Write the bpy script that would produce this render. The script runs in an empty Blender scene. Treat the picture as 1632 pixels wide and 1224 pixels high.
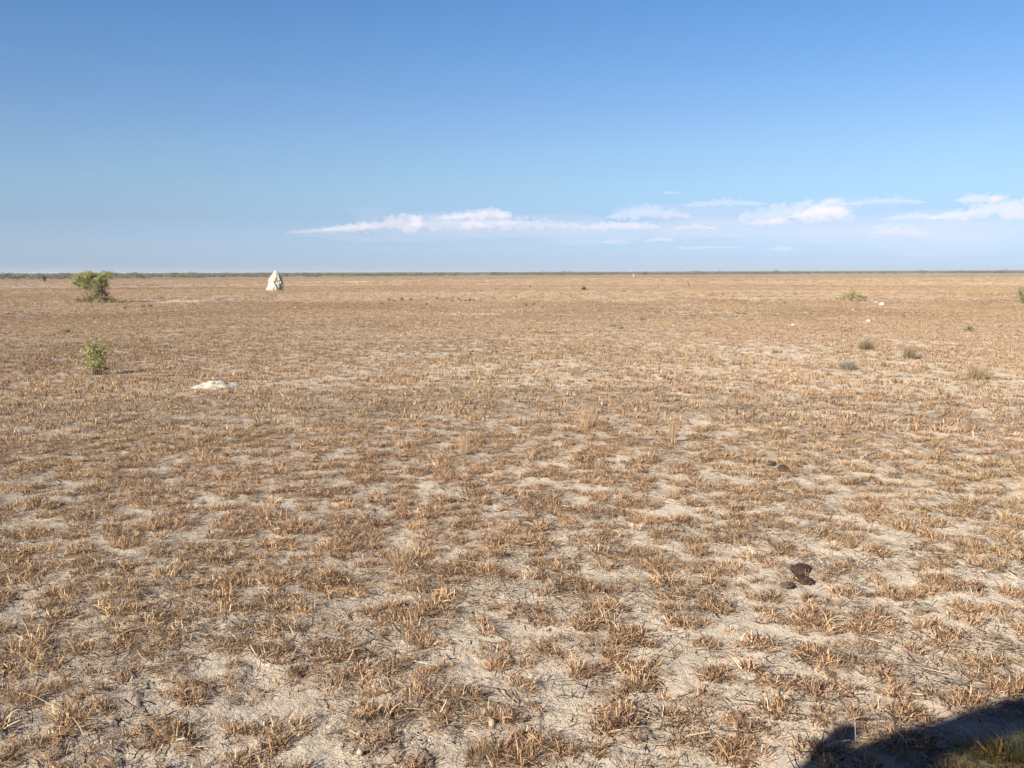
import bpy, math, random
import numpy as np
from mathutils import Matrix, Vector
R = math.radians
random.seed(7); rng = np.random.default_rng(11)
scene = bpy.context.scene
# ------------------------------------------------------------------ camera
F_PX = 1496.0; CAM_H = 1.6
PITCH = math.atan((612-435.5)/F_PX); ROLL = -math.atan(6/1632)
cam_d = bpy.data.cameras.new('camera'); cam = bpy.data.objects.new('camera', cam_d)
scene.collection.objects.link(cam); scene.camera = cam
cam_d.sensor_width = 36; cam_d.lens = 36*F_PX/1632
cam_d.clip_start = 0.05; cam_d.clip_end = 60000
CM = Matrix.Translation((0, 0, CAM_H)) @ Matrix.Rotation(R(90)-PITCH, 4, 'X') @ Matrix.Rotation(ROLL, 4, 'Z')
cam.matrix_world = CM
def G(px, py, z=0.0):                                    # photograph pixel -> point on the ground
    d = CM.to_3x3() @ Vector((px-816, 612-py, -F_PX)); t = (z-CAM_H)/d.z
    return Vector((d.x*t, d.y*t, z))
def PXM(px, py):                                         # metres per photograph pixel there
    return G(px, py).y*math.cos(PITCH)/F_PX + CAM_H*math.sin(PITCH)/F_PX
# ------------------------------------------------------------------ light
SUN_EL = R(26); TR = Vector((.68, .733, 0)).normalized()  # horizontal travel direction of the light
sd = bpy.data.lights.new('sun', 'SUN'); sun = bpy.data.objects.new('sun', sd); scene.collection.objects.link(sun)
sd.energy = 5.0; sd.angle = R(.55); sd.color = (1, .925, .81)
trav = Vector((TR.x*math.cos(SUN_EL), TR.y*math.cos(SUN_EL), -math.sin(SUN_EL)))
sun.rotation_euler = trav.to_track_quat('-Z', 'Y').to_euler()
world = bpy.data.worlds.new('World'); scene.world = world; world.use_nodes = True
wn = world.node_tree; wn.nodes.clear(); wl = wn.links
sky = wn.nodes.new('ShaderNodeTexSky'); sky.sky_type = 'NISHITA'; sky.sun_disc = False
sky.sun_elevation = SUN_EL; sky.sun_rotation = math.atan2(-TR.x, -TR.y)
sky.air_density = 1.0; sky.dust_density = .6; sky.ozone_density = 2.0
bg = wn.nodes.new('ShaderNodeBackground'); bg.inputs[1].default_value = .0975
wo = wn.nodes.new('ShaderNodeOutputWorld')
tc = wn.nodes.new('ShaderNodeTexCoord'); sp = wn.nodes.new('ShaderNodeSeparateXYZ')
ramp = wn.nodes.new('ShaderNodeValToRGB'); mp = wn.nodes.new('ShaderNodeMapRange')
mp.inputs[1].default_value = 0; mp.inputs[2].default_value = .5
wl.new(tc.outputs['Generated'], sp.inputs[0]); wl.new(sp.outputs[2], mp.inputs[0]); wl.new(mp.outputs[0], ramp.inputs[0])
SKYT = [(.0019, (.556, .717, 1.2)), (1.0, (.20, .30, .55)), (.0269, (.468, .615, 1.10)), (.1118, (.424, .514, .781)), (.1761, (.466, .560, .725)), (.2518, (.484, .573, .720)),
        (.3259, (.462, .560, .733)), (.3979, (.420, .560, .735)), (.5351, (.365, .540, .745)), (.62, (.33, .50, .72))]
els = ramp.color_ramp.elements
for i, (p, c) in enumerate(SKYT):
    e = els[i] if i < 2 else els.new(p)
    e.position = p; e.color = (*(q/1.2 for q in c), 1)
mul = wn.nodes.new('ShaderNodeMix'); mul.data_type = 'RGBA'; mul.blend_type = 'MULTIPLY'; mul.inputs[0].default_value = 1
wl.new(sky.outputs[0], mul.inputs[6]); wl.new(ramp.outputs[0], mul.inputs[7])
wl.new(mul.outputs[2], bg.inputs[0]); wl.new(bg.outputs[0], wo.inputs[0])
vs = scene.view_settings; vs.view_transform = 'Standard'; vs.look = 'None'; vs.gamma = 1; vs.exposure = 1.15
scene.cycles.use_denoising = True
scene.cycles.max_bounces = 10; scene.cycles.diffuse_bounces = 4; scene.cycles.volume_bounces = 8; scene.cycles.transparent_max_bounces = 12
# ------------------------------------------------------------------ helpers
ALB = .81                                               # overall reflectance against the exposure above
def dim(nt, c):
    return mixc(nt, c, (ALB,)*3, 1.0, 'MULTIPLY')
def mat(name, build):
    m = bpy.data.materials.new(name); m.use_nodes = True; nt = m.node_tree; nt.nodes.clear()
    out = nt.nodes.new('ShaderNodeOutputMaterial'); build(nt, out); return m
def N(nt, typ, **kw):
    n = nt.nodes.new(typ)
    for k, v in kw.items():
        if k == 'ins':
            for a, b in v.items(): n.inputs[a].default_value = b
        else: setattr(n, k, v)
    return n
def mixc(nt, a, b, fac, blend='MIX'):
    n = N(nt, 'ShaderNodeMix', data_type='RGBA', blend_type=blend)
    for s, i in ((a, 6), (b, 7), (fac, 0)):
        if isinstance(s, bpy.types.NodeSocket): nt.links.new(s, n.inputs[i])
        elif i == 0: n.inputs[0].default_value = s
        else: n.inputs[i].default_value = (*s, 1)
    return n.outputs[2]
def rampf(nt, src, a, b, lo=0, hi=1):
    n = N(nt, 'ShaderNodeMapRange', ins={1: a, 2: b, 3: lo, 4: hi}); nt.links.new(src, n.inputs[0]); return n.outputs[0]
def noise(nt, scale, detail=4, rough=.6, vec=None):
    n = N(nt, 'ShaderNodeTexNoise', ins={'Scale': scale, 'Detail': detail, 'Roughness': rough})
    if vec is None:
        t = N(nt, 'ShaderNodeTexCoord'); vec = t.outputs['Object']
    nt.links.new(vec, n.inputs['Vector']); return n.outputs['Fac']
def bump(nt, h, strength, dist, normal=None):
    b = N(nt, 'ShaderNodeBump', ins={'Strength': strength, 'Distance': dist}); nt.links.new(h, b.inputs['Height'])
    if normal is not None: nt.links.new(normal, b.inputs['Normal'])
    return b.outputs[0]
def leafy(name, trans=.3, instanced=False):              # blades and leaves: colour rides on the mesh
    def b(nt, out):
        c = N(nt, 'ShaderNodeAttribute', attribute_name='col').outputs[0]
        if instanced:
            t = N(nt, 'ShaderNodeAttribute', attribute_name='tint', attribute_type='INSTANCER').outputs[0]
            c = mixc(nt, c, t, 1.0, 'MULTIPLY')
        c = dim(nt, c); d = N(nt, 'ShaderNodeBsdfDiffuse'); tr = N(nt, 'ShaderNodeBsdfTranslucent'); m = N(nt, 'ShaderNodeMixShader', ins={0: trans})
        nt.links.new(c, d.inputs[0]); nt.links.new(c, tr.inputs[0])
        nt.links.new(d.outputs[0], m.inputs[1]); nt.links.new(tr.outputs[0], m.inputs[2]); nt.links.new(m.outputs[0], out.inputs[0])
    return mat(name, b)
def rough_mat(name, c1, c2, scale=8, bs=.6, bd=.02, rough=.95, spec=.15, metal=0):
    def b(nt, out):
        p = N(nt, 'ShaderNodeBsdfPrincipled', ins={'Roughness': rough, 'Metallic': metal, 'Specular IOR Level': spec})
        f = noise(nt, scale, 6, .65); f2 = noise(nt, scale*6, 4, .7)
        c = mixc(nt, c1, c2, rampf(nt, f, .35, .65)); c = mixc(nt, c, tuple(x*.7 for x in c2), rampf(nt, f2, .55, .75, 0, .6))
        c = dim(nt, c); nt.links.new(c, p.inputs['Base Color']); nt.links.new(bump(nt, f2, bs, bd), p.inputs['Normal'])
        nt.links.new(p.outputs[0], out.inputs[0])
    return mat(name, b)
def mesh(name, v, f, m=None, parent=None, cols=None, smooth=False, link=True, mids=None):
    v = np.asarray(v, np.float32).reshape(-1, 3)
    me = bpy.data.meshes.new(name)
    if isinstance(f, np.ndarray):
        k = f.shape[1]; me.vertices.add(len(v)); me.vertices.foreach_set('co', v.ravel())
        me.loops.add(f.size); me.loops.foreach_set('vertex_index', f.astype(np.int32).ravel())
        me.polygons.add(len(f)); me.polygons.foreach_set('loop_start', np.arange(0, f.size, k, dtype=np.int32))
        me.update(calc_edges=True); me.validate()
    else:
        me.from_pydata([tuple(map(float, q)) for q in v], [], f)
    if cols is not None:
        a = me.attributes.new('col', 'FLOAT_COLOR', 'POINT'); c4 = np.ones((len(v), 4), np.float32); c4[:, :3] = cols
        a.data.foreach_set('color', c4.ravel())
    if smooth: me.shade_smooth()
    if m: me.materials.append(m)
    o = bpy.data.objects.new(name, me)
    if link: scene.collection.objects.link(o)
    if parent: o.parent = parent
    return o
def tag(o, label=None, cat=None, group=None, kind=None):
    if label: o['label'] = label
    if cat: o['category'] = cat
    if group: o['group'] = group
    if kind: o['kind'] = kind
    return o
def thing(name, loc, label, cat, group=None, rz=0):
    o = bpy.data.objects.new(name, None); scene.collection.objects.link(o); o.empty_display_size = .1
    o.location = loc; o.rotation_euler.z = rz
    return tag(o, label, cat, group)
def copy_tree(o, label, loc, rz=0, s=1):
    c = o.copy(); scene.collection.objects.link(c); c.location = loc; c.rotation_euler.z = rz; c.scale = (s, s, s)
    if label: c['label'] = label
    for ch in list(o.children):
        k = ch.copy(); scene.collection.objects.link(k); k.parent = c
    return c
# gradient noise in numpy
_P = np.random.default_rng(3).permutation(4096).astype(np.int64)
_A = np.random.default_rng(4).random(4096)*2*np.pi; _GX = np.cos(_A); _GY = np.sin(_A)
def pn(x, y, seed=0):
    x = np.asarray(x, float)+seed*37.13; y = np.asarray(y, float)-seed*19.7
    xi = np.floor(x).astype(np.int64); yi = np.floor(y).astype(np.int64); fx = x-xi; fy = y-yi
    u = fx*fx*fx*(fx*(fx*6-15)+10); w = fy*fy*fy*(fy*(fy*6-15)+10)
    def g(i, j, dx, dy):
        h = _P[(_P[i & 4095]+j) & 4095]; return _GX[h]*dx+_GY[h]*dy
    a = g(xi, yi, fx, fy); b = g(xi+1, yi, fx-1, fy); c = g(xi, yi+1, fx, fy-1); d = g(xi+1, yi+1, fx-1, fy-1)
    return ((a*(1-u)+b*u)*(1-w)+(c*(1-u)+d*u)*w)*1.5
def fbm(x, y, oct=3, seed=0):
    s = 0; a = 1; t = 0
    for o in range(oct): s = s+a*pn(x*2**o, y*2**o, seed+o*5); t += a; a *= .5
    return s/t
def sm(x, a, b):
    t = np.clip((x-a)/(b-a), 0, 1); return t*t*(3-2*t)
def lerp(a, b, t): return a+(b-a)*t
# ------------------------------------------------------------------ what grows where (metres, on the plain)
PALE = []                                               # bare clay patches seen between the grass: centre, half width, half depth
for px, py, w, hh in [(1370, 832, 60, 15), (440, 950, 45, 14), (250, 860, 60, 12), (770, 998, 70, 12), (345, 800, 50, 10), (590, 800, 35, 9),
                      (800, 812, 35, 10), (1300, 772, 55, 14), (30, 962, 45, 22), (1240, 1008, 45, 9), (1090, 806, 40, 8), (1350, 960, 40, 16),
                      (650, 885, 70, 10), (200, 822, 45, 8), (1545, 855, 60, 12), (1440, 870, 45, 10), (870, 580, 70, 7), (700, 592, 80, 8), (1110, 592, 80, 8),
                      (1470, 545, 50, 5), (290, 480, 45, 3), (900, 604, 80, 8), (650, 566, 60, 6), (1250, 560, 70, 6), (900, 895, 60, 10),
                      (1000, 1090, 60, 20), (1180, 1150, 60, 18), (720, 1190, 60, 14), (1450, 1060, 70, 18), (1580, 930, 50, 12), (120, 780, 50, 8),
                      (300, 1060, 60, 14), (100, 1190, 70, 16), (560, 960, 40, 12), (1060, 940, 40, 10), (1560, 1010, 60, 12), (480, 610, 70, 7),
                      (1180, 640, 90, 7), (1480, 700, 70, 8), (420, 730, 70, 8), (60, 690, 60, 6)]:
    c = G(px, py); s = PXM(px, py); dd = (G(px, py-hh).y-G(px, py+hh).y)/2
    PALE.append((c.x, c.y, w*s, dd))
def clumps(x, y, cell=.22):
    ix = np.floor(x/cell).astype(np.int64); iy = np.floor(y/cell).astype(np.int64); out = np.zeros_like(x)
    for dx in (-1, 0, 1):
        for dy in (-1, 0, 1):
            h = _P[(_P[(ix+dx) & 4095]+iy+dy) & 4095]; r1 = _A[h]/6.2832; r2 = _A[(h+917) & 4095]/6.2832; r3 = _A[(h+2333) & 4095]/6.2832
            cx = (ix+dx+.15+.7*r1)*cell; cy = (iy+dy+.15+.7*r2)*cell; rad = cell*(.28+.42*r3)
            out = np.maximum(out, 1-((x-cx)**2+(y-cy)**2)/rad**2)
    return out
def veg(x, y):                                          # share of the soil the stubble covers
    r = np.hypot(x, y); q = x/np.maximum(r, .1)
    wx = x+.25*pn(x*1.3, y*1.3, 8); wy = y+.25*pn(x*1.3, y*1.3, 9)
    n = fbm(wx*4.0, wy*4.0, 3, 1)*.95+fbm(x*.7, y*.7, 2, 2)*.28
    wx = x+.05*pn(x*7, y*7, 12); wy = y+.05*pn(x*7, y*7, 13); cl = np.full_like(x, .42); nr = r < 26; cl[nr] = clumps(wx[nr], wy[nr])
    base = lerp(.12, .0, sm(q, -.5, .45))              # thicker to the left
    zone = base+.25*sm(r, 9.5, 11)*(1-sm(r, 12.5, 14.5))+.42*sm(r+5*fbm(x*.12, y*.12, 3, 44), 16, 30)
    zone = zone-.14*(1-sm(r, 3.0, 3.9))
    v = n*.70+zone+.88*(cl-.42)+lerp(.27, .18, sm(q, -.5, .45))
    for cx, cy, a, b in PALE:
        e = ((x-cx)/a)**2+((y-cy)/b)**2
        v = v-.42*np.exp(-e**1.5)
    return sm(v, -.12, .22)
BARE_FAR = []                                          # far pale sand streaks: x, y, half width, half depth, strength
for px, py, w, hh, k in [(535, 449.4, 82, .5, 1), (655, 447.6, 26, .35, .8), (25, 455, 30, .4, .8), (75, 454.5, 22, .35, .6), (290, 480, 45, 2.2, .55), (1090, 500, 160, 4, .3),
                         (745, 501, 60, 1, .5), (905, 502, 30, 1, .5), (1205, 476, 60, 1, .3), (1600, 433.9, 30, .25, .8), (360, 522, 40, 2, .3)]:
    c = G(px, py); s_ = PXM(px, py); BARE_FAR.append((c.x, c.y, w*s_, (G(px, py-hh).y-G(px, py+hh).y)/2+.2, k))
def far_bare(x, y):
    o = np.zeros_like(x)
    for cx, cy, a, b, k in BARE_FAR:
        e = ((x-cx)/a)**2+((y-cy+.12*b*np.sin(x*.6))/b)**2; o = np.maximum(o, k*np.exp(-e**2)*np.clip(.8+.9*pn(x*.35, y*.1, 77), 0, 1))
    return o
def soil(x, y):
    """albedo of the bare ground: pale clay, browner where old roots and litter cover it"""
    r = np.hypot(x, y); v = veg(x, y)
    org = np.clip(.25+.55*v+.45*fbm(x*.35, y*.35, 2, 21), 0, 1)*lerp(.55, 1, sm(r, 6, 24))
    org = np.clip(org+.22*sm(r, 22, 32), 0, 1)
    clay = np.array([.50, .435, .345]); brown = np.array([.36, .275, .205]); grey = np.array([.40, .35, .295])
    c = clay+(brown-clay)*org[..., None]
    g = sm(fbm(x*.22, y*.22, 2, 31), .05, .5)[..., None]*.45
    c = c+(grey-c)*g
    # far plain: straw coloured belts, then olive ground under the scrub
    gold = gold_f(x, y)[..., None]*sm(r, 40, 60)[..., None]
    c = c+(np.array([.42, .32, .215])-c)*np.maximum(gold*.8, .4*sm(r+14*fbm(x*.07, y*.07, 2, 49), 18, 50)[..., None])
    c = c+(np.array([.66, .58, .46])-c)*far_bare(x, y)[..., None]
    ol = sm(r, 260, 420)[..., None]
    c = c+(np.array([.215, .185, .125])-c)*ol
    return c
def gold_f(x, y):
    r = np.hypot(x, y); u = np.log(np.maximum(r, 1))
    n = 1.3*fbm(x*.018+5, u*4.3, 3, 41)+.5*fbm(x*.06, u*12, 2, 42)
    band = np.exp(-((u-math.log(70))/.3)**2)*.38+np.exp(-((u-math.log(150))/.35)**2)*.3
    return sm(n*.9+band, .1, .6)
def hgt(x, y):
    r = np.hypot(x, y); k = 1-sm(r, 25, 60)
    return k*(.022*pn(x*.8, y*.8, 51)+.012*pn(x*2.6, y*2.6, 52)+.010*veg(x, y)*(1-sm(r, 12, 20))+.006*pn(x*9, y*9, 53)*(1-sm(r, 10, 18)))
# ------------------------------------------------------------------ ground
def make_ground():
    a1 = np.linspace(-52, 52, 620); a2 = np.linspace(52, 308, 130)[1:-1]
    an = np.radians(np.concatenate([a1, a2])); na = len(an)
    rs = [np.linspace(.3, 1.8, 10, endpoint=False)]
    def logs(a, b, st): return np.exp(np.linspace(math.log(a), math.log(b), int(math.log(b/a)/st), endpoint=False))
    rs += [logs(1.8, 14, .0055), logs(14, 60, .012), logs(60, 5000, .05), np.array([5000.])]
    rs = np.concatenate(rs); nr = len(rs)
    rr, aa = np.meshgrid(rs, an, indexing='ij'); x = rr*np.sin(aa); y = rr*np.cos(aa)
    z = hgt(x, y); fine = (1-sm(rr, 5, 11)); z = z+fine*(.0035*pn(x*26, y*26, 61)+.002*pn(x*60, y*60, 62))
    v = np.stack([x, y, z], -1).reshape(-1, 3); col = soil(x, y).reshape(-1, 3)
    i = np.arange(nr-1)[:, None]*na; j = np.arange(na)[None, :]; j2 = (j+1) % na
    f = np.stack([i+j, i+na+j, i+na+j2, i+j2], -1).reshape(-1, 4)[:, ::-1]
    # close the middle
    cv = len(v); v = np.vstack([v, [[0, 0, 0]]]); col = np.vstack([col, col[:1]])
    jj = np.arange(na); cap = np.stack([np.full(na//2, cv), (2*jj[:na//2]), (2*jj[:na//2]+1) % na, (2*jj[:na//2]+2) % na], -1)[:, ::-1]
    def b(nt, out):
        p = N(nt, 'ShaderNodeBsdfDiffuse', ins={'Roughness': .6})
        base = N(nt, 'ShaderNodeAttribute', attribute_name='col').outputs[0]
        t = N(nt, 'ShaderNodeTexCoord').outputs['Object']
        n1 = noise(nt, 3.5, 6, .65, t); n2 = noise(nt, 28, 5, .7, t); n3 = noise(nt, 130, 3, .6, t); n4 = noise(nt, .8, 5, .6, t)
        c = mixc(nt, base, (1.16, 1.15, 1.13), rampf(nt, n1, .45, .7, 0, 1), 'MULTIPLY')
        c = mixc(nt, c, (.24, .17, .12), rampf(nt, n2, .55, .72, 0, .55))           # litter crumbs
        c = mixc(nt, c, (.10, .075, .06), rampf(nt, n3, .62, .74, 0, .55))          # small dark bits
        c = mixc(nt, c, (.62, .56, .46), rampf(nt, n3, .36, .26, 0, .5))           # pale crumbs
        c = mixc(nt, c, (.40, .29, .21), rampf(nt, n4, .5, .75, 0, .3))
        vo = N(nt, 'ShaderNodeTexVoronoi', feature='DISTANCE_TO_EDGE', ins={'Scale': 11.0})
        wv = N(nt, 'ShaderNodeVectorMath', operation='ADD'); nc = N(nt, 'ShaderNodeTexNoise', ins={'Scale': 7.0, 'Detail': 3})
        nt.links.new(t, nc.inputs['Vector']); sc = N(nt, 'ShaderNodeVectorMath', operation='SCALE', ins={'Scale': .16})
        nt.links.new(nc.outputs['Color'], sc.inputs[0]); nt.links.new(t, wv.inputs[0]); nt.links.new(sc.outputs[0], wv.inputs[1])
        nt.links.new(wv.outputs[0], vo.inputs['Vector'])
        crk = rampf(nt, vo.outputs[0], .0, .035, 0, 1)
        h1 = bump(nt, crk, .35, .006); h2 = bump(nt, n2, .8, .018, h1); h3 = bump(nt, n3, .9, .008, h2); h4 = bump(nt, n1, .5, .05, h3)
        nt.links.new(dim(nt, c), p.inputs[0]); nt.links.new(h4, p.inputs['Normal']); nt.links.new(p.outputs[0], out.inputs[0])
    m = mat('dry_clay', b)
    faces = np.vstack([f, cap])
    tag(mesh('ground', v, faces, m, cols=col, smooth=True), kind='structure')
make_ground()
# ------------------------------------------------------------------ blades
def strips(base, d, bend, L, W, side, col, seg=3, tip=.35):
    n = len(base); t = np.linspace(0, 1, seg+1)
    p = base[:, None, :]+d[:, None, :]*(L[:, None, None]*t[None, :, None])+bend[:, None, :]*(L[:, None, None]*(t**2)[None, :, None])
    w = (W[:, None]*(1-(1-tip)*t[None, :]**1.3))[..., None]*.5*side[:, None, :]
    v = np.stack([p-w, p+w], 2).reshape(-1, 3)
    k = np.arange(n)[:, None]*(2*(seg+1)); s = np.arange(seg)[None, :]*2
    a = (k+s); f = np.stack([a, a+1, a+3, a+2], -1).reshape(-1, 4)
    c = np.repeat(col[:, None, :], 2*(seg+1), 1).reshape(-1, 3)
    return v, f, c
def join(parts):
    V = []; Fc = []; C = []; o = 0
    for v, f, c in parts:
        V.append(v); Fc.append(f+o); C.append(c); o += len(v)
    return np.vstack(V), np.vstack(Fc), np.vstack(C)
def pick(pal, n, jit=.15, g=rng):
    pal = np.array(pal); w = pal[:, 3]/pal[:, 3].sum()
    c = pal[g.choice(len(pal), n, p=w), :3]*(1+jit*g.standard_normal((n, 1))); return np.clip(c, .015, .9)
STRAW = [(.68, .485, .295, 3.4), (.50, .34, .21, 3.4), (.35, .235, .15, 2.6), (.42, .33, .245, 2.0), (.085, .058, .042, 2.6), (.82, .66, .45, 1.5)]
def tuft(n, rad, hmin, hmax, w0, w1, lean=.7, curl=.5, pal=STRAW, seg=3, tip=.4, g=rng, flat=0):
    a = g.random(n)*2*np.pi; rr = rad*np.sqrt(g.random(n))
    base = np.stack([rr*np.cos(a), rr*np.sin(a), np.full(n, -.006)], 1)
    oa = a+g.normal(0, .8, n); ln = np.abs(g.normal(0, lean, n))*(.35+.9*rr/rad)
    d = np.stack([np.cos(oa)*ln, np.sin(oa)*ln, np.ones(n)], 1)
    if flat: d[g.random(n) < flat, 2] = .12
    d /= np.linalg.norm(d, axis=1)[:, None]
    ba = g.random(n)*2*np.pi; bend = np.stack([np.cos(ba), np.sin(ba), -.5*np.ones(n)], 1)*(curl*g.random(n))[:, None]
    L = hmin+(hmax-hmin)*g.random(n)**1.4; W = w0+(w1-w0)*g.random(n)
    s = np.stack([-np.sin(oa), np.cos(oa), g.normal(0, .3, n)], 1); tw = g.random(n)*np.pi
    s = s*np.cos(tw)[:, None]+np.cross(d, s)*np.sin(tw)[:, None]; s /= np.linalg.norm(s, axis=1)[:, None]
    return strips(base, d, bend, L, W, s, pick(pal, n, g=g), seg, tip)
def litter(n, rad, g=rng):
    a = g.random(n)*2*np.pi; rr = rad*np.sqrt(g.random(n)); base = np.stack([rr*np.cos(a), rr*np.sin(a), .005+.014*g.random(n)], 1)
    o = g.random(n)*2*np.pi; d = np.stack([np.cos(o), np.sin(o), g.normal(0, .12, n)], 1)
    ba = g.random(n)*2*np.pi; bend = np.stack([np.cos(ba), np.sin(ba), g.normal(0, .15, n)], 1)*(.45*g.random(n))[:, None]
    s = np.stack([-np.sin(o), np.cos(o), g.normal(0, .4, n)], 1)
    L = .012+.075*g.random(n)**2.2; W = .0014+.003*g.random(n)
    pal = [(.60, .42, .25, 2), (.30, .20, .13, 3), (.12, .085, .06, 3.2), (.42, .34, .26, 2), (.72, .56, .36, .8)]
    return strips(base, d, bend, L, W, s, pick(pal, n, g=g), 3, .5)
M_GRASS = leafy('dry_grass_blades', .25, True)
def protos(name, lst):
    c = bpy.data.collections.new(name)                  # kept out of the scene: only instanced
    for i, (v, f, col) in enumerate(lst):
        o = mesh('%s_%02d' % (name, i), v, f, M_GRASS, cols=col, link=False); c.objects.link(o)
    return c
def scatter(name, pts, idx, rot, scl, tint, coll, label, cat):
    me = bpy.data.meshes.new(name); me.vertices.add(len(pts)); me.vertices.foreach_set('co', pts.astype(np.float32).ravel())
    for nm, ty, ar, key in (('idx', 'INT', idx.astype(np.int32), 'value'), ('rot', 'FLOAT_VECTOR', rot.astype(np.float32), 'vector'),
                            ('scl', 'FLOAT_VECTOR', scl.astype(np.float32), 'vector'), ('tint', 'FLOAT_COLOR', np.hstack([tint, np.ones((len(tint), 1))]).astype(np.float32), 'color')):
        a = me.attributes.new(nm, ty, 'POINT'); a.data.foreach_set(key, ar.ravel())
    o = bpy.data.objects.new(name, me); scene.collection.objects.link(o)
    ng = bpy.data.node_groups.new(name, 'GeometryNodeTree')
    ng.interface.new_socket('Geometry', in_out='INPUT', socket_type='NodeSocketGeometry'); ng.interface.new_socket('Geometry', in_out='OUTPUT', socket_type='NodeSocketGeometry')
    gi = ng.nodes.new('NodeGroupInput'); go = ng.nodes.new('NodeGroupOutput'); ip = ng.nodes.new('GeometryNodeInstanceOnPoints')
    ci = ng.nodes.new('GeometryNodeCollectionInfo'); ci.inputs[0].default_value = coll; ci.inputs[1].default_value = True; ci.inputs[2].default_value = True
    def at(nm, dt):
        n = ng.nodes.new('GeometryNodeInputNamedAttribute'); n.data_type = dt; n.inputs[0].default_value = nm; return n.outputs[0]
    L = ng.links.new; mpn = ng.nodes.new('GeometryNodeMeshToPoints')
    L(gi.outputs[0], mpn.inputs[0]); L(mpn.outputs[0], ip.inputs['Points']); L(ci.outputs[0], ip.inputs['Instance']); ip.inputs['Pick Instance'].default_value = True
    L(at('idx', 'INT'), ip.inputs['Instance Index']); L(at('rot', 'FLOAT_VECTOR'), ip.inputs['Rotation']); L(at('scl', 'FLOAT_VECTOR'), ip.inputs['Scale'])
    L(ip.outputs[0], go.inputs[0])
    md = o.modifiers.new('scatter', 'NODES'); md.node_group = ng
    return tag(o, label, cat, kind='stuff')
def ring(n, r0, r1, half=56):
    r = np.sqrt(r0*r0+(r1*r1-r0*r0)*rng.random(n)); a = np.radians(rng.uniform(-half, half, n)); return r*np.sin(a), r*np.cos(a)
AREA = lambda r0, r1, half=56: math.radians(2*half)/2*(r1*r1-r0*r0)
CLEAR = [(1279, 910, 24, 14), (1280, 926, 19, 14), (1254, 938, 20, 12), (1229, 744, 9, 7), (1246, 755, 11, 7), (573, 1188, 9, 14), (574, 1215, 9, 12), (784, 1164, 10, 14), (421, 1160, 8, 10),
         (343, 617, 36, 5), (1363, 1190, 10, 10), (1405, 489, 8, 3), (1384, 515, 8, 3), (1265, 519, 6, 2)]   # where something else lies, nothing grows
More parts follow.
